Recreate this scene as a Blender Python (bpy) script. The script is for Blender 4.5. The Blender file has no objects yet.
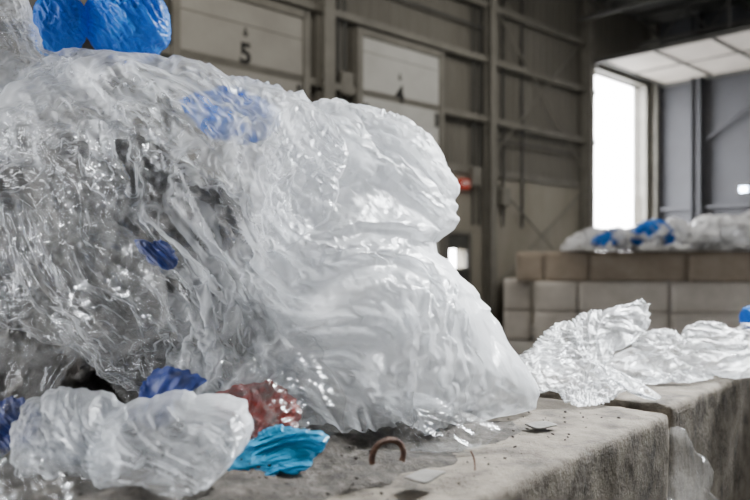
import bpy, bmesh, math, random
import numpy as np
from mathutils import Vector, Matrix
random.seed(4); rng=np.random.default_rng(7)
F=729.0; HY=263.0; CZ=1.6
def W(px,py,d): return np.array([(px-375)/F*d, d, CZ-(py-HY)/F*d])
sc=bpy.context.scene
# ---------------------------------------------------------------- noise
_perm=np.random.default_rng(3).permutation(256); _perm=np.concatenate([_perm,_perm,_perm])
_g=np.random.default_rng(5).normal(size=(256,3)); _g/=np.linalg.norm(_g,axis=1)[:,None]
def noise(P):
    P=np.asarray(P,float); i=np.floor(P).astype(int); f=P-i; i&=255
    u=f*f*f*(f*(f*6-15)+10); r=0
    for a in (0,1):
        for b in (0,1):
            for c in (0,1):
                h=_perm[_perm[_perm[(i[...,0]+a)&255]+((i[...,1]+b)&255)]+((i[...,2]+c)&255)]
                g=_g[h&255]; d=f-np.array([a,b,c])
                w=(u[...,0] if a else 1-u[...,0])*(u[...,1] if b else 1-u[...,1])*(u[...,2] if c else 1-u[...,2])
                r=r+w*(g*d).sum(-1)
    return r*1.5
# ---------------------------------------------------------------- node helpers
def mat(name):
    m=bpy.data.materials.new(name); m.use_nodes=True; nt=m.node_tree; nt.nodes.clear(); return m,nt
def N(nt,t,**k):
    n=nt.nodes.new(t)
    for a,b in k.items():
        if a in n.inputs: n.inputs[a].default_value=b
        else: setattr(n,a,b)
    return n
def ramp(nt,src,stops):
    r=nt.nodes.new('ShaderNodeValToRGB'); nt.links.new(src,r.inputs[0])
    el=r.color_ramp.elements
    while len(el)<len(stops): el.new(0.5)
    for e,(p,c) in zip(el,stops):
        e.position=p; e.color=(c if len(c)==4 else (*c,1))
    return r
def plain(name,stops,scale=4,rough=.8,bump=.3,bscale=40,metal=0,stretch=(1,1,1),detail=6,bdist=.01):
    m,nt=mat(name); L=nt.links.new
    tc=N(nt,'ShaderNodeTexCoord'); mp=N(nt,'ShaderNodeMapping'); mp.inputs['Scale'].default_value=stretch
    L(tc.outputs['Object'],mp.inputs[0])
    n1=N(nt,'ShaderNodeTexNoise',Scale=scale,Detail=detail,Roughness=.65); L(mp.outputs[0],n1.inputs['Vector'])
    r=ramp(nt,n1.outputs[0],stops)
    n2=N(nt,'ShaderNodeTexNoise',Scale=bscale,Detail=6,Roughness=.7); L(mp.outputs[0],n2.inputs['Vector'])
    b=N(nt,'ShaderNodeBump',Strength=bump,Distance=bdist); L(n2.outputs[0],b.inputs['Height'])
    p=N(nt,'ShaderNodeBsdfPrincipled',Roughness=rough,Metallic=metal)
    L(r.outputs[0],p.inputs['Base Color']); L(b.outputs[0],p.inputs['Normal'])
    o=N(nt,'ShaderNodeOutputMaterial'); L(p.outputs[0],o.inputs[0]); return m
def film(name,col,lo,hi,rough=.18,col2=None,trans=.5,bump=.5,edge=.5,mscale=3,fine=1.0,cscale=1.0,refl=.06):
    """thin polyethylene film: part see-through, part milky scatter, glossy"""
    m,nt=mat(name); L=nt.links.new
    tc=N(nt,'ShaderNodeTexCoord')
    mp=N(nt,'ShaderNodeMapping'); mp.inputs['Scale'].default_value=(1,1.2,.35); mp.inputs['Rotation'].default_value=(.2,.75,.3)
    L(tc.outputs['Object'],mp.inputs[0])
    def crease(scale,detail,dist):
        n=N(nt,'ShaderNodeTexNoise',Scale=scale,Detail=detail,Roughness=.5,Distortion=dist); L(mp.outputs[0],n.inputs['Vector'])
        s=N(nt,'ShaderNodeMath',operation='SUBTRACT'); L(n.outputs[0],s.inputs[0]); s.inputs[1].default_value=.5
        ab=N(nt,'ShaderNodeMath',operation='ABSOLUTE'); L(s.outputs[0],ab.inputs[0]); return ab
    ab=crease(8*cscale,2,.8); ab2=crease(30*cscale,4,1.2)
    b1=N(nt,'ShaderNodeBump',Strength=bump,Distance=.035); L(ab.outputs[0],b1.inputs['Height'])
    b2=N(nt,'ShaderNodeBump',Strength=bump,Distance=.009*fine); L(ab2.outputs[0],b2.inputs['Height']); L(b1.outputs[0],b2.inputs['Normal'])
    nC=N(nt,'ShaderNodeTexNoise',Scale=mscale,Detail=3,Roughness=.5,Distortion=.6); L(tc.outputs['Object'],nC.inputs['Vector'])
    cr=ramp(nt,nC.outputs[0],[(.35,col),(.65,col2 or col)])
    p=N(nt,'ShaderNodeBsdfPrincipled',Roughness=rough); p.inputs['Specular IOR Level'].default_value=.45
    L(cr.outputs[0],p.inputs['Base Color']); L(b2.outputs[0],p.inputs['Normal'])
    t=N(nt,'ShaderNodeBsdfTranslucent'); L(cr.outputs[0],t.inputs[0]); L(b2.outputs[0],t.inputs['Normal'])
    mx=N(nt,'ShaderNodeMixShader'); mx.inputs[0].default_value=trans; L(p.outputs[0],mx.inputs[1]); L(t.outputs[0],mx.inputs[2])
    gl=N(nt,'ShaderNodeBsdfGlossy',Roughness=rough); L(b2.outputs[0],gl.inputs['Normal']); gl.inputs[0].default_value=(.95,.97,1,1)
    tr=N(nt,'ShaderNodeBsdfTransparent'); tr.inputs[0].default_value=(.98,.985,.99,1) if max(col[:3])-min(col[:3])<.2 else (*[c**.5 for c in col[:3]],1)
    # thin-film Schlick reflectance, same from both sides
    lf=N(nt,'ShaderNodeLayerWeight',Blend=.5); L(b2.outputs[0],lf.inputs['Normal'])
    pw=N(nt,'ShaderNodeMath',operation='POWER'); L(lf.outputs['Facing'],pw.inputs[0]); pw.inputs[1].default_value=4.
    fr=N(nt,'ShaderNodeMath',operation='MULTIPLY_ADD'); L(pw.outputs[0],fr.inputs[0]); fr.inputs[1].default_value=refl*8; fr.inputs[2].default_value=refl
    mg=N(nt,'ShaderNodeMixShader'); L(fr.outputs[0],mg.inputs[0]); L(tr.outputs[0],mg.inputs[1]); L(gl.outputs[0],mg.inputs[2])
    # opacity
    sm=N(nt,'ShaderNodeMath',operation='MULTIPLY_ADD'); L(ab.outputs[0],sm.inputs[0]); sm.inputs[1].default_value=-2.4; sm.inputs[2].default_value=.22
    sm2=N(nt,'ShaderNodeMath',operation='ADD'); L(sm.outputs[0],sm2.inputs[0]); L(nC.outputs[0],sm2.inputs[1])
    at=N(nt,'ShaderNodeAttribute',attribute_name='milk'); sm4=N(nt,'ShaderNodeMath',operation='ADD'); L(sm2.outputs[0],sm4.inputs[0]); L(at.outputs['Fac'],sm4.inputs[1])
    lw=N(nt,'ShaderNodeLayerWeight',Blend=.3); L(b1.outputs[0],lw.inputs['Normal'])
    sm3=N(nt,'ShaderNodeMath',operation='MULTIPLY_ADD'); L(lw.outputs['Facing'],sm3.inputs[0]); sm3.inputs[1].default_value=edge; L(sm4.outputs[0],sm3.inputs[2])
    mr=N(nt,'ShaderNodeMapRange'); L(sm3.outputs[0],mr.inputs[0]); mr.inputs[1].default_value=.35; mr.inputs[2].default_value=1.15; mr.inputs[3].default_value=lo; mr.inputs[4].default_value=hi
    mo=N(nt,'ShaderNodeMixShader'); L(mr.outputs[0],mo.inputs[0]); L(mg.outputs[0],mo.inputs[1]); L(mx.outputs[0],mo.inputs[2])
    o=N(nt,'ShaderNodeOutputMaterial'); L(mo.outputs[0],o.inputs[0]); return m
def emit(name,c,s):
    m,nt=mat(name); e=N(nt,'ShaderNodeEmission',Color=(*c,1),Strength=s); o=N(nt,'ShaderNodeOutputMaterial'); nt.links.new(e.outputs[0],o.inputs[0]); return m

M_milk=film('milky_film',(.92,.945,.975),.06,.82,.3,(.97,.98,.99),.6,.45,.5,fine=1.0,refl=.04)
M_milk2=film('hazy_film',(.87,.9,.94),.08,.5,.3,(.93,.95,.97),.5,.45,.5,fine=1.,refl=.04)
M_sheet=film('crinkled_white_film',(.86,.88,.9),.14,.62,.34,(.92,.93,.94),.5,.45,.4,6,fine=1.,refl=.04)
M_clear=film('clear_film',(.75,.72,.67),.0,.14,.22,(.85,.82,.77),.4,.45,.3,5,fine=.7,cscale=.8,refl=.032)
M_blue=film('blue_film',(.01,.16,.62),.8,1,.3,(.02,.3,.85),.35,.4,.3)
M_navy=film('navy_film',(.01,.03,.17),.85,1,.35,(.02,.05,.26),.3,.4,.3)
M_cyan=film('cyan_film',(.0,.2,.45),.75,1,.28,(.02,.33,.6),.3,.5,.3)
M_red=film('red_film',(.45,.03,.02),.85,1,.3,(.3,.16,.15),.3,.6,.3,28)
M_whitef=film('white_film',(.9,.9,.9),.5,1,.4,(.93,.93,.94),.45,.4,.3)
M_heap=plain('mixed_waste',[(.35,(.018,.016,.013)),(.5,(.055,.047,.04)),(.6,(.14,.13,.12)),(.7,(.03,.034,.055))],9,.5,.8,30)
M_conc=plain('near_concrete',[(.36,(.045,.036,.026)),(.46,(.105,.086,.063)),(.56,(.155,.129,.098)),(.7,(.21,.18,.14))],11,.9,.8,60,detail=12)
M_dirt=plain('dirt',[(.3,(.018,.015,.012)),(.55,(.06,.05,.04)),(.7,(.15,.132,.112))],30,.95,1,120)
M_farblk=plain('whitewashed_block',[(.3,(.38,.35,.31)),(.6,(.52,.485,.44)),(.8,(.62,.585,.53))],1.6,.9,.4,20)
M_farblk2=plain('tan_block',[(.3,(.24,.195,.15)),(.6,(.34,.285,.225)),(.8,(.41,.355,.29))],1.6,.9,.4,20)
M_wconc=plain('push_wall_concrete',[(.3,(.195,.18,.145)),(.6,(.28,.262,.22)),(.8,(.33,.312,.267))],.7,.9,.3,8,stretch=(1,1,.4))
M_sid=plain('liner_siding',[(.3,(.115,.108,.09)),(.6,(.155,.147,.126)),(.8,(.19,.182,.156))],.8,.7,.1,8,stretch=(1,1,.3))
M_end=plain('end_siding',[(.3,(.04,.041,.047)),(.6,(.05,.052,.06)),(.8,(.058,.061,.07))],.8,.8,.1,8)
M_steel=plain('painted_steel',[(.3,(.135,.128,.11)),(.7,(.205,.197,.172))],2,.6,.1,10)
M_dsteel=plain('dark_steel',[(.3,(.04,.04,.038)),(.7,(.075,.075,.07))],2,.6,.1,10)
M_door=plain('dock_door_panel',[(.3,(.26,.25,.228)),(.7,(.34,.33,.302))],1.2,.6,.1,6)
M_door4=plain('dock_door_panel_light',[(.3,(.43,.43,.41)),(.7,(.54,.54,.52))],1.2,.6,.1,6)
M_ohd=plain('overhead_door_panel',[(.3,(.5,.46,.42)),(.7,(.66,.61,.56))],1.2,.6,.1,6)
M_floor=plain('floor_concrete',[(.3,(.2,.19,.17)),(.6,(.32,.31,.29)),(.8,(.4,.39,.37))],.6,.5,.3,15)
M_ceil=plain('roof_deck',[(.3,(.04,.04,.04)),(.7,(.07,.07,.066))],.8,.8,.1,6)
M_blk=plain('black_paint',[(.3,(.01,.01,.01)),(.7,(.02,.02,.02))])
M_rust=plain('rusty_steel',[(.3,(.05,.022,.014)),(.7,(.12,.055,.03))],60,.85,.8,150)
M_redb=emit('exit_sign_red',(.8,.08,.04),.4)
M_wht=plain('white_paint',[(.3,(.7,.7,.7)),(.7,(.8,.8,.8))])
M_lamp=emit('lamp_glow',(.6,.75,1),60)
M_paper=plain('scrap_card',[(.3,(.1,.093,.083)),(.7,(.17,.16,.143))],20,.8,.4,60)
M_gnd=plain('yard_gravel',[(.3,(.5,.5,.48)),(.7,(.7,.7,.68))],1,.9,.3,10)

# ---------------------------------------------------------------- mesh helpers
def mkobj(name,verts,faces,m,smooth=False,parent=None):
    me=bpy.data.meshes.new(name); me.from_pydata([tuple(v) for v in verts],[],[tuple(f) for f in faces]); me.update()
    if smooth: me.polygons.foreach_set('use_smooth',[True]*len(me.polygons))
    for mm in (m if isinstance(m,(list,tuple)) else [m]): me.materials.append(mm)
    o=bpy.data.objects.new(name,me); sc.collection.objects.link(o)
    if parent: o.parent=parent
    return o
def empty(name):
    o=bpy.data.objects.new(name,None); sc.collection.objects.link(o); return o
class Geo:
    def __init__(s): s.v=[]; s.f=[]
    def box(s,o,a,b,c):
        o,a,b,c=[np.array(q,float) for q in (o,a,b,c)]; k=len(s.v)
        for z in (0,1):
            for (i,j) in ((0,0),(1,0),(1,1),(0,1)): s.v.append(o+a*i+b*j+c*z)
        s.f+=[(k,k+3,k+2,k+1),(k+4,k+5,k+6,k+7),(k,k+1,k+5,k+4),(k+1,k+2,k+6,k+5),(k+2,k+3,k+7,k+6),(k+3,k,k+4,k+7)]
    def bar(s,p,q,w,h=None):
        p=np.array(p,float); q=np.array(q,float); h=h or w; d=q-p; d/=np.linalg.norm(d)
        up=np.array([0,0,1.]) if abs(d[2])<.95 else np.array([un[0],un[1],0])
        a=np.cross(d,up); a/=np.linalg.norm(a); b=np.cross(a,d)
        s.box(p-a*w/2-b*h/2,a*w,b*h,q-p)
    def ibeam(s,p,q,w,t=.03):
        p=np.array(p,float); q=np.array(q,float); d=q-p; d/=np.linalg.norm(d)
        a=np.array([u3[0],u3[1],0.]) if abs(d[2])>.9 else np.array([0,0,1.])
        b=np.cross(d,a); b/=np.linalg.norm(b)
        for sg in (-1,1): s.box(p-a*w/2+b*(sg*(w/2)-t/2),a*w,b*t,q-p)
        s.box(p-a*t/2-b*w/2,a*t,b*w,q-p)
    def obj(s,name,m,parent=None,bevel=0):
        o=mkobj(name,s.v,s.f,m,parent=parent)
        if bevel:
            b=o.modifiers.new('bevel','BEVEL'); b.width=bevel; b.segments=2
        return o
# ---------------------------------------------------------------- building frame
ang=math.atan((1150-375)/F); un=np.array([-math.cos(ang),math.sin(ang),0]); u3=np.array([math.sin(ang),math.cos(ang),0]); D=11.0
ZUP=np.array([0,0,1.])
def sdep(px):
    t=(px-375)/F; d=D/(un[1]+un[0]*t); return d
def S(px):
    d=sdep(px); t=(px-375)/F; return t*d*u3[0]+d*u3[1]
def ZW(px,py): return CZ-(py-HY)/F*sdep(px)
def LW(s,z,off=0): return un*(D-off)+u3*s+ZUP*z      # off: toward the room
S0=-14.0; SE=S(651); sL=S(590); sR=S(643); ZO=ZW(590,68); CH=9.2
ZC=ZW(530,181)
dA=S(445); dB=S(467); wA=S(448); wB=S(465); wz0=ZW(456,268); wz1=ZW(456,249)
def wallbox(g,s0,s1,z0,z1,off0=0,th=.3): g.box(LW(s0,z0,off0),u3*(s1-s0),un*th,ZUP*(z1-z0))
g=Geo()
for (a,b,z0,z1) in ((S0,wA,0,ZC),(wB,sL,0,ZC),(wA,wB,0,wz0),(wA,wB,wz1,ZC),(sR,SE,0,ZC)):
    wallbox(g,a,b,z0,z1,0,.3)
g.obj('wall_left_lower',M_wconc)
def ribbed(name,s0,s1,z0,z1,m,base,dirv,nrm):
    vs=[];fs=[];s=s0;prof=[]
    while s<s1:
        prof+=[(s,0),(s+.18,0),(s+.20,.018),(s+.26,.018)]; s+=.30
    prof.append((s1,0))
    for (a,o) in prof:
        for z in (z0,z1): vs.append(base(min(a,s1),z,-.02+o))
    for i in range(len(prof)-1):
        fs.append((2*i,2*i+2,2*i+3,2*i+1))
    return mkobj(name,vs,fs,m)
upper=empty('wall_left_upper')
for i,(a,b,z0,z1) in enumerate(((S0,sL,ZC,CH),(sL,sR,ZO,CH),(sR,SE,ZC,CH))):
    o=ribbed('liner_%d'%i,a,b,z0,z1,M_sid,LW,u3,un); o.parent=upper
    g=Geo(); wallbox(g,a,b,z0,z1,-.1,.15); g.obj('liner_back_%d'%i,M_sid,upper)
g=Geo(); wallbox(g,S0,sL,ZC-.02,ZC+.16,.06,.1); g.obj('trim_1',M_steel)
g=Geo()
for z in (ZC+1.3,6.45,7.75):
    g.bar(LW(S0,z,.14),LW(sL,z,.14),.12,.14)
g.obj('wall_girts',M_steel)
for px in (-120,318,483,581,):
    g=Geo(); s=S(px); w=.26 if px!=483 else .2
    g.ibeam(LW(s,0,.22),LW(s,CH,.22),w); g.obj('steel_column',M_steel)
g=Geo(); s=S(648); g.ibeam(LW(s,0,.2),LW(s,CH,.2),.22); g.obj('steel_column',M_steel)
g=Geo()
a=S(487); b=S(577)
g.bar(LW(a,7.8,.2),LW(b,4.2,.2),.035); g.bar(LW(a,4.2,.2),LW(b,7.8,.2),.035)
g.bar(LW(a,3.6,.2),LW(b,1.0,.2),.035); g.bar(LW(a,1.0,.2),LW(b,3.6,.2),.035)
g.obj('wall_cross_brace',M_steel)
g=Geo()
for k,px in enumerate((335,341,470,476,500,519)):
    s=S(px); g.bar(LW(s,2.5,.1),LW(s,CH,.1),.045)
g.bar(LW(S(335),7.2,.1),LW(S(483),7.2,.1),.045); g.bar(LW(S(483),4.6,.1),LW(S(577),4.6,.1),.045)
g.obj('electrical_conduit',M_dsteel)
g=Geo()
for px,z in ((341,4.9),(470,3.4),(500,3.0)):
    g.box(LW(S(px)-.15,z,.22),u3*.3,un*.2,ZUP*.45)
g.obj('junction_box',M_steel,bevel=.02)
def text(body,s,z,size,off,m,parent,nm):
    cu=bpy.data.curves.new(nm,'FONT'); cu.body=body; cu.size=size; cu.align_x='CENTER'; cu.align_y='CENTER'; cu.extrude=.004; cu.offset=size*.03
    o=bpy.data.objects.new(nm,cu); sc.collection.objects.link(o)
    R=Matrix(((u3[0],0,-un[0]),(u3[1],0,-un[1]),(0,1,0))).to_4x4()
    o.matrix_world=Matrix.Translation(Vector(LW(s,z,off)))@R
    bpy.context.view_layer.update()
    dg=bpy.context.evaluated_depsgraph_get(); me=bpy.data.meshes.new_from_object(o.evaluated_get(dg)); 
    q=bpy.data.objects.new(nm,me); q.matrix_world=o.matrix_world.copy(); me.materials.clear(); me.materials.append(m)
    sc.collection.objects.link(q); bpy.data.objects.remove(o); q.parent=parent; return q
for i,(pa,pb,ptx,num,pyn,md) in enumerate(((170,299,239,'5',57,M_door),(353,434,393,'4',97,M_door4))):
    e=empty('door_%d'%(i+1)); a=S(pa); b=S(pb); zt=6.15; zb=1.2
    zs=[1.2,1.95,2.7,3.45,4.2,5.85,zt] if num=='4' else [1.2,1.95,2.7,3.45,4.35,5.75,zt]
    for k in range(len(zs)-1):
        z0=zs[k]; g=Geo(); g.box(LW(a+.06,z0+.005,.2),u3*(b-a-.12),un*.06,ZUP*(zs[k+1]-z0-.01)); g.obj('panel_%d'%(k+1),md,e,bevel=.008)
    g=Geo(); g.box(LW(a-.08,zb,.24),u3*.14,un*.2,ZUP*(zt-zb+.14)); g.box(LW(b-.06,zb,.24),u3*.14,un*.2,ZUP*(zt-zb+.14)); g.box(LW(a,zt,.24),u3*(b-a),un*.2,ZUP*.14)
    g.obj('frame',M_steel,e)
    s=S(ptx); zn=ZW(ptx,pyn); text(num,s,zn,.5,.207,M_blk,e,'numeral')
    z=zn+.38
    vs=[LW(s-.02,z+.09,.206),LW(s+.02,z+.09,.206),LW(s+.02,z,.206),LW(s-.02,z,.206),LW(s-.07,z,.206),LW(s+.07,z,.206),LW(s,z-.08,.206)]
    mkobj('arrow',vs,[(0,1,2,3),(4,5,6)],M_blk,parent=e)
    g=Geo(); 
    for zz in (2.6,4.6): 
        g.box(LW(a+.1,zz,.24),u3*.12,un*.05,ZUP*.2); g.box(LW(b-.2,zz,.24),u3*.08,un*.05,ZUP*.3)
    g.obj('hinges',M_dsteel,e)
e=empty('door_3')
g=Geo(); zt=2.25
for (a,b,z0,z1) in ((dA,wA,.02,zt),(wB,dB,.02,zt),(wA,wB,.02,wz0),(wA,wB,wz1,zt)):
    g.box(LW(a,z0,.06),u3*(b-a),un*.055,ZUP*(z1-z0))
g.obj('leaf',M_dsteel,e)
g=Geo(); g.box(LW(dA-.08,.02,.09),u3*.08,un*.085,ZUP*2.3); g.box(LW(dB,.02,.09),u3*.08,un*.085,ZUP*2.3); g.box(LW(dA-.08,zt+.01,.09),u3*(dB-dA+.16),un*.085,ZUP*.08); g.obj('frame',M_steel,e)
e=empty('exit_sign'); s=S(461); z=ZW(461,184)
g=Geo(); g.box(LW(s-.16,z-.11,.14),u3*.32,un*.1,ZUP*.22); g.obj('housing',M_redb,e,bevel=.01)
text('EXIT',s,z,.13,.145,M_wht,e,'lettering')
C0=LW(SE,0); en=-un
def EW(q,z,off=0): return C0+en*q-u3*off+ZUP*z
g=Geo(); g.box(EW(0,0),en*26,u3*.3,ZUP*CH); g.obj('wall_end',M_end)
g=Geo()
for z in (3.3,7.4): g.bar(EW(0,z,.12),EW(26,z,.12),.1,.1)
g.bar(EW(1.6,5.2,.15),EW(6.5,8.6,.15),.06); g.bar(EW(1.6,8.6,.15),EW(6.5,5.2,.15),.06)
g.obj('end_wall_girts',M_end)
for q in (1.55,6.6,12.5):
    g=Geo(); g.ibeam(EW(q,0,.2),EW(q,CH,.2),.26); g.obj('steel_column',M_end)
g=Geo(); g.box(LW(S0,CH,-.3),u3*(SE-S0+.3),-un*24,ZUP*.2); g.obj('ceiling',M_ceil)
for k in range(8):
    s=SE-1.4-k*3.4; e=Geo()
    zt=CH-.1; zb=CH-.95
    e.bar(LW(s,zt,.3),LW(s,zt,22),.1,.1); e.bar(LW(s,zb,.3),LW(s,zb,22),.1,.1)
    q=.3
    while q<21:
        e.bar(LW(s,zt,q),LW(s,zb,q+.7),.05); e.bar(LW(s,zb,q+.7),LW(s,zt,q+1.4),.05); q+=1.4
    e.obj('roof_truss',M_dsteel)
g=Geo()
for q in (3,6,9,12,15): g.bar(LW(S0,CH-.12,q),LW(SE,CH-.12,q),.12,.2)
g.obj('roof_purlins',M_dsteel)
e=empty('overhead_door')
wd=1.5
for k in range(5):
    q=.5+k*wd; g=Geo(); g.box(LW(sL-.35,ZO+.05,q+wd-.03),u3*(sR-sL+.7),un*(wd-.06),ZUP*.06); g.obj('section_%d'%(k+1),M_ohd,e,bevel=.01)
g=Geo()
for k in range(6): g.bar(LW(sL-.35,ZO+.03,.5+k*wd),LW(sR+.35,ZO+.03,.5+k*wd),.05)
for s in (sL-.4,sR+.4): g.bar(LW(s,ZO+.02,.2),LW(s,ZO+.02,8.1),.08,.12)
g.bar(LW(sL+1.6,ZO+.03,.5),LW(sL+1.6,ZO+.03,8.0),.03,.03)
for s in (sL-.4,sR+.4):
    for q in (4,8): g.bar(LW(s,ZO,q),LW(s,CH,q),.04)
g.obj('track',M_dsteel,e)
g=Geo()
g.box(LW(sL-.12,0,.1),u3*.12,un*.45,ZUP*ZO); g.box(LW(sR,0,.1),u3*.12,un*.45,ZUP*ZO); g.box(LW(sL-.12,ZO,.1),u3*(sR-sL+.24),un*.45,ZUP*.15)
g.obj('trim_2',M_steel)
g=Geo(); g.box(LW(S0,-.2,-.3),u3*(SE-S0+.3),-un*24,ZUP*.2); g.obj('floor',M_floor)
g=Geo(); g.box(LW(-40,-.25,-.35),u3*90,un*50,ZUP*.2); g.obj('yard_ground',M_gnd)
e=empty('flood_lamp')
q=2.98; z=CZ-(190-HY)/F*21.2
g=Geo(); g.box(EW(q-.2,z-.16,.42),en*.4,u3*.12,ZUP*.32); g.obj('housing',M_dsteel,e,bevel=.02)
g=Geo(); g.box(EW(q-.1,z-.07,.44),en*.2,u3*.02,ZUP*.14); g.obj('lens',M_lamp,e)
g=Geo(); g.bar(EW(q,z,.3),EW(q,z,.01),.06); g.obj('bracket',M_dsteel,e)

# ---------------------------------------------------------------- rounded rough blocks
def blockgeo(o,a,b,c,r,cell,amp,fs=3.0,seed=0):
    o,a,b,c=[np.array(q,float) for q in (o,a,b,c)]
    L=[np.linalg.norm(q) for q in (a,b,c)]; A=[q/l for q,l in zip((a,b,c),L)]
    n=[max(2,int(l/cell)) for l in L]; idx={}; vs=[]; fs_=[]
    def vid(i,j,k):
        if (i,j,k) not in idx: idx[(i,j,k)]=len(vs); vs.append((i/n[0]*L[0],j/n[1]*L[1],k/n[2]*L[2]))
        return idx[(i,j,k)]
    for i in range(n[0]):
        for j in range(n[1]):
            for k,fl in ((0,1),(n[2],0)):
                f=[vid(i,j,k),vid(i+1,j,k),vid(i+1,j+1,k),vid(i,j+1,k)]; fs_.append(f[::-1] if fl else f)
        for k in range(n[2]):
            for j,fl in ((0,0),(n[1],1)):
                f=[vid(i,j,k),vid(i+1,j,k),vid(i+1,j,k+1),vid(i,j,k+1)]; fs_.append(f[::-1] if fl else f)
    for j in range(n[1]):
        for k in range(n[2]):
            for i,fl in ((0,1),(n[0],0)):
                f=[vid(i,j,k),vid(i,j+1,k),vid(i,j+1,k+1),vid(i,j,k+1)]; fs_.append(f[::-1] if fl else f)
    V=np.array(vs); Lc=np.array(L); q=np.clip(V,r,Lc-r); d=V-q; dn=np.linalg.norm(d,axis=1)[:,None]
    nd=np.where(dn>1e-9,d/np.maximum(dn,1e-9),0); V=np.where(dn>1e-9,q+nd*r,V)
    nz=noise(V*fs+seed)*.5+noise(V*fs*4+seed)*.3+noise(V*fs*11+seed)*.25
    edge=((np.abs(d)>1e-6).sum(1)>=2)[:,None]
    chip=np.maximum(0,noise(V*9+seed+5)-.1)[:,None]*.05*edge
    V=V+nd*(nz[:,None]*amp-chip)
    Wd=o+V[:,:1]*A[0]+V[:,1:2]*A[1]+V[:,2:3]*A[2]
    return Wd,fs_
def block(name,o,a,b,c,m,r=.015,cell=.02,amp=.006,fs=3,seed=0,parent=None):
    V,f=blockgeo(o,a,b,c,r,cell,amp,fs,seed); return mkobj(name,V,f,m,True,parent)
TOP=1.2
def onplane(px,py,z=TOP): d=(CZ-z)*F/(py-HY); return W(px,py,d)
c1=onplane(670,411); c0=onplane(475,497); rd=c1-c0; rd/=np.linalg.norm(rd); pn=np.array([-rd[1],rd[0],0])
BL=1.8
def near(o,L,z0,sd): 
    return block('concrete_block',np.array([o[0],o[1],z0]),rd*L,pn*.62,ZUP*.595,M_conc,.014,.016,.009,3,sd)
near(c1-rd*BL,BL,.6,1); near(c1+rd*.10+pn*.03,BL,.6,2); near(c1+rd*(.14+BL),BL,.6,3)
near(c1-rd*(BL+.9),BL,0,4); near(c1-rd*.88,BL,0,5); near(c1+rd*.95,BL,0,6); near(c1-rd*(2*BL+.03),BL,.6,7)
near(c1+rd*(.98+BL),BL,0,8)
e=empty('concrete_block_wall')
aw=math.radians(10); fd=np.array([math.cos(aw),-math.sin(aw),0]); fn=np.array([math.sin(aw),math.cos(aw),0])
P0=W(533,HY,14.7); P0[2]=0
def fb(q0,L,row,m,back=0,sd=0):
    o=P0+fd*q0+fn*back+ZUP*(.61*row)
    block('block_%d'%len(e.children),o,fd*(L-.015),fn*.75,ZUP*.612,m,.02,.1,.008,1,sd,e)
for row in (0,1):
    q=0.03
    for k,L in enumerate((.86,1.75,1.75,1.75,1.75,1.75)): fb(q,L,row,M_farblk,0,k+row*9); q+=L
for row in (0,1):
    for k in range(2):
        o=P0-fd*.58+fn*(.35+k*1.6)+ZUP*(.61*row); block('block_s%d%d'%(row,k),o,fd*.56,fn*1.55,ZUP*.61,M_farblk,.02,.1,.01,1,k,e)
q=-.32
for k,L in enumerate((.55,.9,1.85,1.75,1.75,1.75)): fb(q,L,2,M_farblk2,.12,k+31); q+=L

# ---------------------------------------------------------------- crumpled film solver
def resample(G,n):
    m=G.shape[0]; t=np.linspace(0,m-1,n)
    def cub(A,t,ax):
        A=np.moveaxis(A,ax,0); i=np.minimum(t.astype(int),m-2); f=(t-i).reshape(-1,1,1)
        p0=A[np.maximum(i-1,0)]; p1=A[i]; p2=A[i+1]; p3=A[np.minimum(i+2,m-1)]
        R=.5*((2*p1)+(-p0+p2)*f+(2*p0-5*p1+4*p2-p3)*f*f+(-p0+3*p1-3*p2+p3)*f**3)
        return np.moveaxis(R,0,ax)
    return cub(cub(G,t,0),t,1)
OFFS=[((0,1),1.,1),((1,0),1.,1),((1,1),.7,1),((1,-1),.7,1),((0,2),.5,.995),((2,0),.5,.995)]
def relax(P,B,emap,iters,att,fdir,pin=None,pinpos=None):
    n=P.shape[0]; cons=[]
    for (di,dj),k,sh in OFFS:
        j0=max(0,-dj); j1=n-max(0,dj)
        sa=(slice(0,n-di),slice(j0,j1)); sb=(slice(di,n),slice(j0+dj,j1+dj))
        d=B[sb]-B[sa]; l=np.linalg.norm(d,axis=-1)+1e-9
        fx=fdir[sa]; al=(d[...,0]*fx[...,0]+d[...,2]*fx[...,1])/l
        e=emap[sa]; ee=e*(1-al*al)*1.25+e*.15
        cons.append((sa,sb,l*(1+ee)*sh,k))
    for it in range(iters):
        acc=np.zeros_like(P)
        for sa,sb,L,k in cons:
            d=P[sb]-P[sa]; l=np.linalg.norm(d,axis=-1)+1e-9
            c=(d*((l-L)/l*.5*k)[...,None])
            acc[sa]+=c; acc[sb]-=c
        P=P+acc*.24+(B-P)*att
        P[...,2]=np.maximum(P[...,2],TOP+.004)
        if pin is not None: P[pin]=pinpos[pin]
    return P
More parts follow.
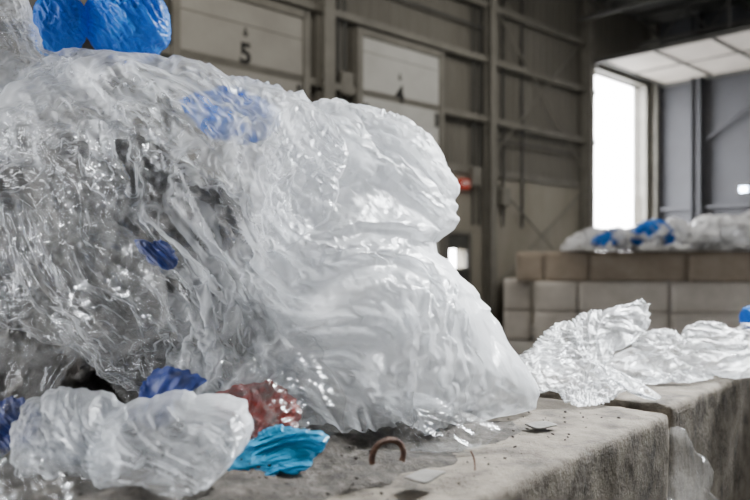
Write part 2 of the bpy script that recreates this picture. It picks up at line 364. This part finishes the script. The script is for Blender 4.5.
def crumple(base,n,e,seed,fa,pinfn=None,fine=.25):
    r=np.random.default_rng(seed); sizes=[]
    m=n
    while m>=20: sizes.append(m); m=(m+1)//2
    sizes=sizes[::-1]; P=None; outs=[]
    for li,m in enumerate(sizes):
        B=base(m)
        P=B+0 if P is None else resample(P,m)
        cell=np.linalg.norm(B[m//2,m//2]-B[m//2,m//2+1])
        if li<3: P=P+r.normal(size=P.shape)*cell*(.3,.12,.06)[li]
        an=fa+1.3*noise(np.stack([B[...,0]*1.8,B[...,2]*1.8,np.full(B.shape[:2],seed*.77)],-1))
        fdir=np.stack([np.cos(an),np.sin(an)],-1)
        pin=pp=None
        if pinfn is not None:
            pin=np.zeros((m,m),bool); pin[0]=pin[-1]=True; pin[:,0]=pin[:,-1]=True; pp=pinfn[li]
            P[pin]=pp[pin]
        em=noise(np.stack([B[...,0]*5,B[...,2]*5,np.full(B.shape[:2],seed*1.77)],-1))
        a=np.linspace(-1,1,m); U,V=np.meshgrid(a,a,indexing='ij'); ed=np.clip((1-np.maximum(abs(U),abs(V)))*8,0,1)*.7+.3
        emap=e*np.clip(.75+1.6*em,.12,1.9)*ed*(.8 if li==0 else 1.)*(1.+fine*(li>=2))
        last=len(sizes)-1
        P=relax(P,B,emap,(120,80,50,25,12)[min(li,4)],(.008,.006,.004,.003,.002)[min(li,4)],fdir,pin,pp); outs.append(P)
    return outs
def gridfaces(n,off=0,flip=False):
    i,j=np.meshgrid(np.arange(n-1),np.arange(n-1),indexing='ij'); a=(i*n+j+off).ravel()
    f=np.stack([a,a+n,a+n+1,a+1],1)
    return f[:,::-1] if flip else f
def bag(name,outline,ctr,depth,T,m,tilt=(0,0),n=140,e=.12,seed=1,lump=.05,back=True,jit=.07,pw=.6,lf=3.5,fa=-.9,bumps=(),milk=None,rim=0,rag=0,parent=None):
    """fa: direction (radians, in the x-z plane) along which the folds run"""
    o=np.array(outline,float)-np.array(ctr); th=np.arctan2(o[:,1],o[:,0]); R=np.hypot(o[:,0],o[:,1]); k=np.argsort(th); th=th[k]; R=R[k]
    thp=np.concatenate([th-2*np.pi,th,th+2*np.pi]); Rp=np.concatenate([R,R,R])
    tt=np.linspace(-np.pi,np.pi,361); RR=np.interp(tt,thp,Rp); ker=np.hanning(61); ker/=ker.sum()
    RS=np.convolve(np.concatenate([RR[-61:-1],RR,RR[1:61]]),ker,'same')[60:-60]
    def mk(sg):
        def base(mn,want=False):
            a=np.linspace(-1,1,mn); U,V=np.meshgrid(a,a,indexing='ij')
            x=U*np.sqrt(1-V*V/2); y=V*np.sqrt(1-U*U/2); r=np.hypot(x,y); t=np.arctan2(y,x)
            wr=r**3; Ro=np.interp(t,thp,Rp)*wr+np.interp(t,tt,RS)*(1-wr)*.97
            jn=noise(np.stack([np.cos(t)*3+seed,np.sin(t)*3,np.full_like(t,seed*1.7)],-1))+.7*noise(np.stack([np.cos(t)*8+seed,np.sin(t)*8,np.full_like(t,seed*2.7)],-1))
            Ro=Ro*(1+jit*jn*r)
            if rag: Ro=Ro*(1+rag*(.3-np.abs(noise(np.stack([np.cos(t)*17,np.sin(t)*17,np.full_like(t,seed*.7)],-1))))*r**8)
            px=ctr[0]+np.cos(t)*Ro*r; py=ctr[1]+np.sin(t)*Ro*r
            if want: return px,py,r
            d=depth+tilt[0]*(px-ctr[0])+tilt[1]*(py-ctr[1])
            P=np.stack([(px-375)/F*d,d,CZ-(py-HY)/F*d],-1)
            h=np.maximum(0,1-r*r)**pw
            q=np.stack([P[...,0]*lf,P[...,2]*lf,np.full_like(r,seed*3.1+sg)],-1)
            w=np.stack([noise(q*.7+9),noise(q*.7+17),0*r],-1)
            nz=noise(q+w*1.2)
            cx,sx=math.cos(fa),math.sin(fa); al=q[...,0]*cx+q[...,1]*sx; ac=-q[...,0]*sx+q[...,1]*cx
            fq=np.stack([al*.45+w[...,0],ac*1.8+w[...,1]*1.6,q[...,2]+5],-1)
            rd_=.35-np.abs(noise(fq)); rd2=.3-np.abs(noise(fq*2.1+7)); rd3=.3-np.abs(noise(fq*4.7+3)); rd4=.3-np.abs(noise(fq*9.5+13))
            dd=-sg*T*h+(-lump*(nz+.9*rd_+.65*rd2+.38*rd3+.18*rd4))*np.minimum(1,h*2)*sg
            for (bx,by,sxx,syy,am) in bumps:
                dd=dd-sg*am*np.exp(-((px-bx)/sxx)**2-((py-by)/syy)**2)*np.minimum(1,h*2)
            P[...,1]+=dd; P[...,0]+=dd*(px-375)/F*.6
            P[...,2]=np.maximum(P[...,2],TOP+.004)
            return P
        return base
    fb_=mk(1); fr=crumple(fb_,n,e,seed,fa)
    F1=fr[-1]; V=F1.reshape(-1,3); faces=gridfaces(n); px,py,rr=fb_(n,True); mv=((milk(px,py) if milk else np.zeros_like(px))+rim*(rr>.965)).ravel()
    if back:
        bk=crumple(mk(-1),n,e*.8,seed+50,fa,pinfn=fr); B1=bk[-1]
        V=np.concatenate([V,B1.reshape(-1,3)]); faces=np.concatenate([faces,gridfaces(n,n*n,True)]); mv=np.concatenate([mv,mv])
    ob=mkobj(name,V.tolist(),faces.tolist(),m,True,parent)
    at=ob.data.attributes.new('milk','FLOAT','POINT'); at.data.foreach_set('value',mv.astype(np.float32))
    if back:
        bm=bmesh.new(); bm.from_mesh(ob.data); bmesh.ops.remove_doubles(bm,verts=bm.verts,dist=.0004); bm.to_mesh(ob.data); bm.free()
    return ob

# waste heap core (left and low only)
bag('mixed_waste_heap',[(-120,170),(-60,130),(60,120),(180,150),(240,200),(270,290),(300,380),(320,450),(300,480),(100,560),(-120,560)],(110,340),2.12,.32,M_heap,tilt=(.0006,-.0022),n=150,e=.16,seed=3,lump=.1,lf=6)
# main big bag: one loose sheet-bag over the pile
MO=[(-80,200),(-50,120),(0,92),(30,70),(90,57),(160,60),(230,77),(294,96),(303,92),(311,103),(340,104),(385,112),(425,135),(448,170),(458,205),(454,228),(434,243),(446,262),(480,300),(505,340),(528,372),(538,395),(528,412),(495,435),(450,447),(390,440),(330,430),(260,425),(180,400),(80,350),(-40,300)]
def mk_main(px,py):
    return -.5+.95/(1+np.exp(-(px-245+.45*(py-200))/50.))-.5/(1+np.exp(-(py-385)/18.))+.5*np.exp(-((py-95)/75.)**2)/(1+np.exp((px-260)/40.))
bag('plastic_film_bag',MO,(270,250),2.05,.36,M_milk,tilt=(.0006,-.0016),n=360,e=.085,seed=11,lump=.095,jit=.015,rag=.05,fa=-.85,
    bumps=[(375,165,75,60,.06),(430,330,80,70,.05),(300,150,28,70,.07),(160,110,100,40,.05)],milk=mk_main)
bag('inner_film_bundle',[(260,170),(300,120),(330,125),(390,135),(425,170),(430,215),(410,250),(440,290),(480,340),(505,385),(470,415),(400,420),(330,400),(290,340),(260,250)],(360,270),2.1,.2,M_whitef,tilt=(.0006,-.0016),n=170,e=.12,seed=21,lump=.08,fa=-.8,lf=5)
bag('blue_plastic_bag',[(180,100),(210,92),(250,96),(282,114),(268,138),(230,138),(195,122)],(230,114),2.3,.05,M_blue,n=60,e=.08,seed=51,jit=.04)
# loose film sheets draped over the bag, free edges
sh=dict(back=False,rim=.6)
bag('draped_film_sheet',[(265,235),(278,180),(298,101),(318,108),(340,130),(338,180),(330,215),(305,232),(285,250)],(305,172),1.74,.03,M_milk2,tilt=(.0004,-.0018),n=110,e=.09,seed=33,lump=.03,fa=-1.3,jit=.05,**sh)
bag('draped_film_sheet',[(170,250),(230,240),(290,270),(340,330),(400,400),(380,425),(320,415),(260,400),(215,350),(180,300)],(270,335),1.66,.03,M_clear,tilt=(.0006,-.001),n=180,e=.1,seed=35,lump=.05,fa=-1.0,jit=.08,**sh)
# top left
bag('blue_plastic_bag',[(84,8),(98,-8),(130,-16),(158,-6),(169,18),(167,45),(150,60),(115,60),(90,42)],(125,22),2.3,.12,M_blue,n=130,e=.11,seed=52,lump=.03,jit=.03)
bag('blue_plastic_bag',[(33,20),(45,0),(70,-6),(86,10),(84,35),(70,54),(42,54)],(60,26),2.25,.09,M_blue,n=90,e=.12,seed=53,lump=.03,jit=.04)
bag('clear_film_bag',[(-60,-30),(0,-25),(22,-10),(32,20),(40,50),(70,60),(110,72),(60,90),(-60,100)],(0,45),2.12,.1,M_milk2,n=150,e=.12,seed=54,fa=-.5,jit=.04)
# left clear bags
bag('clear_film_bag',[(-70,140),(-20,112),(50,125),(105,145),(130,190),(120,225),(60,240),(-60,235)],(30,180),1.72,.1,M_clear,n=170,e=.09,seed=61,tilt=(0,-.001),fa=-.4,lump=.07)
bag('clear_film_bag',[(-80,240),(-20,220),(50,212),(110,222),(150,250),(168,290),(160,330),(130,352),(60,350),(0,372),(-80,380)],(45,290),1.52,.17,M_clear,n=220,e=.07,seed=62,tilt=(0,-.0008),fa=-1.2,jit=.05,lump=.08)
bag('clear_film_bag',[(-80,320),(0,345),(40,350),(75,352),(60,385),(20,415),(0,430),(-80,460)],(-5,385),1.38,.1,M_clear,n=130,e=.08,seed=63,fa=.8)
bag('clear_film_bag',[(100,370),(160,325),(230,300),(300,330),(340,385),(345,430),(290,445),(220,430),(140,420)],(225,380),1.55,.1,M_clear,n=190,e=.08,seed=64,tilt=(0,-.001),fa=-.3,lump=.08)
bag('clear_film_bag',[(300,400),(340,375),(400,390),(450,410),(500,430),(470,452),(420,464),(360,460),(310,445)],(385,425),1.6,.05,M_clear,n=150,e=.14,seed=65,tilt=(0,-.0015),fa=-.2)
bag('milky_film_bag',[(88,445),(110,412),(150,400),(205,396),(244,403),(252,425),(238,455),(205,482),(160,500),(110,500),(90,475)],(170,450),1.28,.08,M_milk2,n=180,e=.04,seed=366,tilt=(0,-.0012),fa=-.2,jit=.05,lump=.055,lf=5,pw=.5)
bag('white_film_wad',[(10,445),(25,405),(60,390),(100,393),(128,410),(112,440),(118,480),(90,505),(35,500)],(70,440),1.3,.06,M_milk2,n=150,e=.06,seed=167,tilt=(0,-.001),fa=-1.,jit=.08,lump=.06,lf=8,milk=lambda a,b:.2+0*a)
bag('clear_film_bag',[(-60,440),(0,450),(60,465),(110,480),(140,500),(120,540),(-60,540)],(30,495),1.17,.05,M_clear,n=110,e=.1,seed=68,tilt=(0,-.001))
# coloured scraps: flat crumpled pieces
sk=dict(back=False,jit=.1)
bag('red_film_scrap',[(214,398),(250,386),(284,388),(300,412),(292,440),(262,438),(232,428)],(258,412),1.5,.01,M_red,n=90,e=.06,seed=71,fa=.3,lump=.035,lf=11,tilt=(0,-.0015),**sk)
bag('cyan_film_scrap',[(226,476),(236,450),(258,436),(300,430),(328,436),(316,458),(280,470),(250,480)],(275,455),1.37,.01,M_cyan,n=90,e=.03,seed=172,fa=.2,lump=.03,lf=9,tilt=(0,-.002),**sk)
bag('navy_film_scrap',[(108,414),(140,404),(170,403),(200,376),(206,382),(175,411),(140,420)],(160,408),1.42,.005,M_navy,n=60,e=.05,seed=73,fa=.4,lump=.02,lf=12,**sk)
bag('blue_film_scrap',[(134,240),(152,243),(175,254),(178,266),(158,266),(146,256)],(157,254),1.56,.005,M_navy,n=50,e=.04,seed=74,lump=.02,lf=12,**sk)
bag('navy_film_scrap',[(-10,410),(25,400),(38,410),(10,450),(-10,460)],(8,430),1.36,.005,M_navy,n=50,e=.03,seed=75,lump=.02,lf=12,**sk)
# right sheets on block
bag('clear_film_sheet',[(512,374),(535,345),(572,322),(610,310),(650,304),(648,328),(618,350),(600,365),(625,388),(660,396),(652,406),(600,404),(555,392),(528,384)],(583,360),2.25,.03,M_sheet,n=200,e=.09,seed=81,tilt=(.001,-.005),lump=.08,fa=.6,lf=5,rag=.12)
bag('clear_film_sheet',[(590,372),(630,350),(680,335),(725,327),(745,340),(760,352),(760,376),(715,374),(670,384),(620,384)],(680,358),2.6,.04,M_sheet,n=160,e=.09,seed=82,tilt=(.0006,-.006),lump=.08,fa=.2,lf=5,rag=.12)
bag('clear_film_sheet',[(735,330),(770,322),(820,330),(830,370),(780,385),(745,378)],(780,352),2.9,.08,M_sheet,n=80,e=.09,seed=83,tilt=(.0006,-.004))
bag('blue_plastic_bag',[(740,312),(750,306),(775,308),(780,325),(760,332),(742,326)],(758,318),3.1,.06,M_blue,n=50,e=.1,seed=84)
_T=TOP; TOP=.55
bag('hanging_film_strip',[(670,430),(684,428),(694,450),(708,490),(714,560),(685,560),(674,500)],(690,485),2.02,.02,M_clear,n=100,e=.1,seed=85,fa=-1.3)
# far film heap on block wall
TOP=1.84
bag('far_film_heap',[(560,252),(575,238),(600,230),(625,228),(660,222),(690,226),(720,216),(760,218),(800,225),(830,252)],(690,247),14.7,.5,M_whitef,n=200,e=.16,seed=91,lump=.7,lf=2.2,fa=.3,jit=.12)
bag('far_blue_bag',[(625,238),(634,228),(650,220),(668,225),(676,237),(650,244)],(650,234),14.2,.15,M_blue,n=60,e=.1,seed=92,lump=.1,jit=.1)
bag('far_blue_bag',[(592,241),(604,233),(620,231),(630,240),(612,246)],(612,239),14.2,.1,M_blue,n=50,e=.1,seed=93,lump=.1,jit=.1)
TOP=_T

# ---------------------------------------------------------------- debris on the block top
nn=90; vs=[]
A0=c1-rd*1.75+pn*.03
U=np.linspace(0,1.72,nn*2); Vv=np.linspace(0,.9,nn)
UU,VV=np.meshgrid(U,Vv,indexing='ij'); G=A0+UU[...,None]*rd+VV[...,None]*pn
h=noise(G*5+3)*.02+noise(G*16)*.012+np.abs(noise(G*45))*.012
bl=noise(G*7+11)*.06
prof=np.clip((VV-.13+bl)/.2,0,1)*np.clip((1.5-UU+bl)/.4,0,1)
G[...,2]=TOP-.014+(h+.016)*prof+prof*.03
idx=lambda i,j:i*nn+j
mkobj('dirt_mound',G.reshape(-1,3).tolist(),[(idx(i,j),idx(i+1,j),idx(i+1,j+1),idx(i,j+1)) for i in range(2*nn-1) for j in range(nn-1)],M_dirt,True)
g=Geo()
for k in range(420):
    uu=random.random()*1.6; vv=.03+.5*random.random(); 
    p=A0+rd*uu+pn*vv; pr=min(1,max(0,(vv-.13)/.2))*min(1,max(0,(1.5-uu)/.4)); s=random.choice((.002,.002,.003,.004,.006))
    a=random.random()*6.3; ax=np.array([math.cos(a),math.sin(a),random.uniform(-.3,.3)])*s; bx=np.array([-math.sin(a),math.cos(a),random.uniform(-.3,.3)])*s*random.uniform(.4,1)
    g.box([p[0],p[1],TOP+.0+.035*pr],ax,bx,ZUP*s*.6)
g.obj('gravel_debris',M_dirt)
def scrap(name,px,py,w,l,rot,m,z=.006):
    p=onplane(px,py,TOP+z); n=10; vs=[];fs=[]
    for i in range(n):
        for j in range(n):
            x=(i/(n-1)-.5)*w*(1+.04*math.sin(j*.6)); y=(j/(n-1)-.5)*l*(1+.04*math.sin(i*.5)); c,s=math.cos(rot),math.sin(rot)
            q=np.array([p[0]+c*x-s*y,p[1]+s*x+c*y,p[2]]); q[2]+=.004*float(noise(q*18))+.002; vs.append(q)
    for i in range(n-1):
        for j in range(n-1): fs.append((i*n+j,(i+1)*n+j,(i+1)*n+j+1,i*n+j+1))
    o=mkobj(name,vs,fs,m,True); sm=o.modifiers.new('s','SOLIDIFY'); sm.thickness=.003
scrap('cardboard_scrap',541,425,.06,.05,.5,M_paper); scrap('cardboard_scrap',425,476,.07,.045,.9,M_paper,.02)
def tube(name,pts,r,m):
    cu=bpy.data.curves.new(name,'CURVE'); cu.dimensions='3D'; sp=cu.splines.new('NURBS'); sp.points.add(len(pts)-1)
    for a,p in zip(sp.points,pts): a.co=(*p,1)
    sp.use_endpoint_u=True; sp.order_u=3; cu.bevel_depth=r; cu.bevel_resolution=4; cu.materials.append(m)
    o=bpy.data.objects.new(name,cu); sc.collection.objects.link(o)
p=onplane(388,468,TOP+.02)
tube('rusty_lifting_loop',[p+np.array([.03*math.cos(t),.02*math.cos(t),.03*math.sin(t)+.022]) for t in np.linspace(-.5,math.pi+.3,14)],.0055,M_rust)
p=onplane(475,470,TOP+.012)
tube('twig',[p,p+np.array([.004,.02,.015]),p+np.array([-.004,.03,.028])],.0018,M_rust)

# ---------------------------------------------------------------- lights / world
w=bpy.data.worlds.new('sky'); sc.world=w; w.use_nodes=True; nt=w.node_tree; nt.nodes.clear(); L=nt.links.new
tc=N(nt,'ShaderNodeTexCoord'); vm=N(nt,'ShaderNodeVectorMath',operation='DOT_PRODUCT'); L(tc.outputs['Generated'],vm.inputs[0]); vm.inputs[1].default_value=tuple(un)
mr=N(nt,'ShaderNodeMapRange'); L(vm.outputs['Value'],mr.inputs[0]); mr.inputs[1].default_value=-.1; mr.inputs[2].default_value=.6; mr.inputs[3].default_value=.2; mr.inputs[4].default_value=38
bg=N(nt,'ShaderNodeBackground',Color=(.98,.98,1,1)); L(mr.outputs[0],bg.inputs['Strength']); o=N(nt,'ShaderNodeOutputWorld'); L(bg.outputs[0],o.inputs[0])
def area(name,loc,tgt,size,power,col=(1,1,1),spread=math.pi):
    l=bpy.data.lights.new(name,'AREA'); l.shape='SQUARE'; l.size=size; l.energy=power; l.color=col; l.spread=spread
    o=bpy.data.objects.new(name,l); o.location=loc; o.rotation_euler=(Vector(tgt)-Vector(loc)).to_track_quat('-Z','Y').to_euler(); sc.collection.objects.link(o)
area('added_area_light',(3.4,4.6,4.5),(.55,1.95,1.45),1.2,75,(.95,.98,1),math.radians(36))  # added narrow key, no real fixture: brightens the right part of the bag
area('added_area_light',(3.3,5.2,4.6),(.4,2,1.5),1.3,430,(.95,.98,1))  # added broad key from behind right, unseen, lights the film pile
area('added_area_light',(5,13,8.3),(5,15,0),3,300,(1,.96,.88))  # added unseen fill over the far block wall
area('added_area_light',(-1,8,8.3),(-2,12,3),3,230,(1,.94,.83))  # added unseen warm fill toward the left wall
# camera
cd=bpy.data.cameras.new('camera'); cd.sensor_width=36; cd.lens=F/750*36; cd.shift_y=(HY-250)/750; cd.dof.use_dof=True; cd.dof.focus_distance=1.85; cd.dof.aperture_fstop=2.3
co=bpy.data.objects.new('camera',cd); co.location=(0,0,CZ); co.rotation_euler=(math.pi/2,0,0); sc.collection.objects.link(co); sc.camera=co
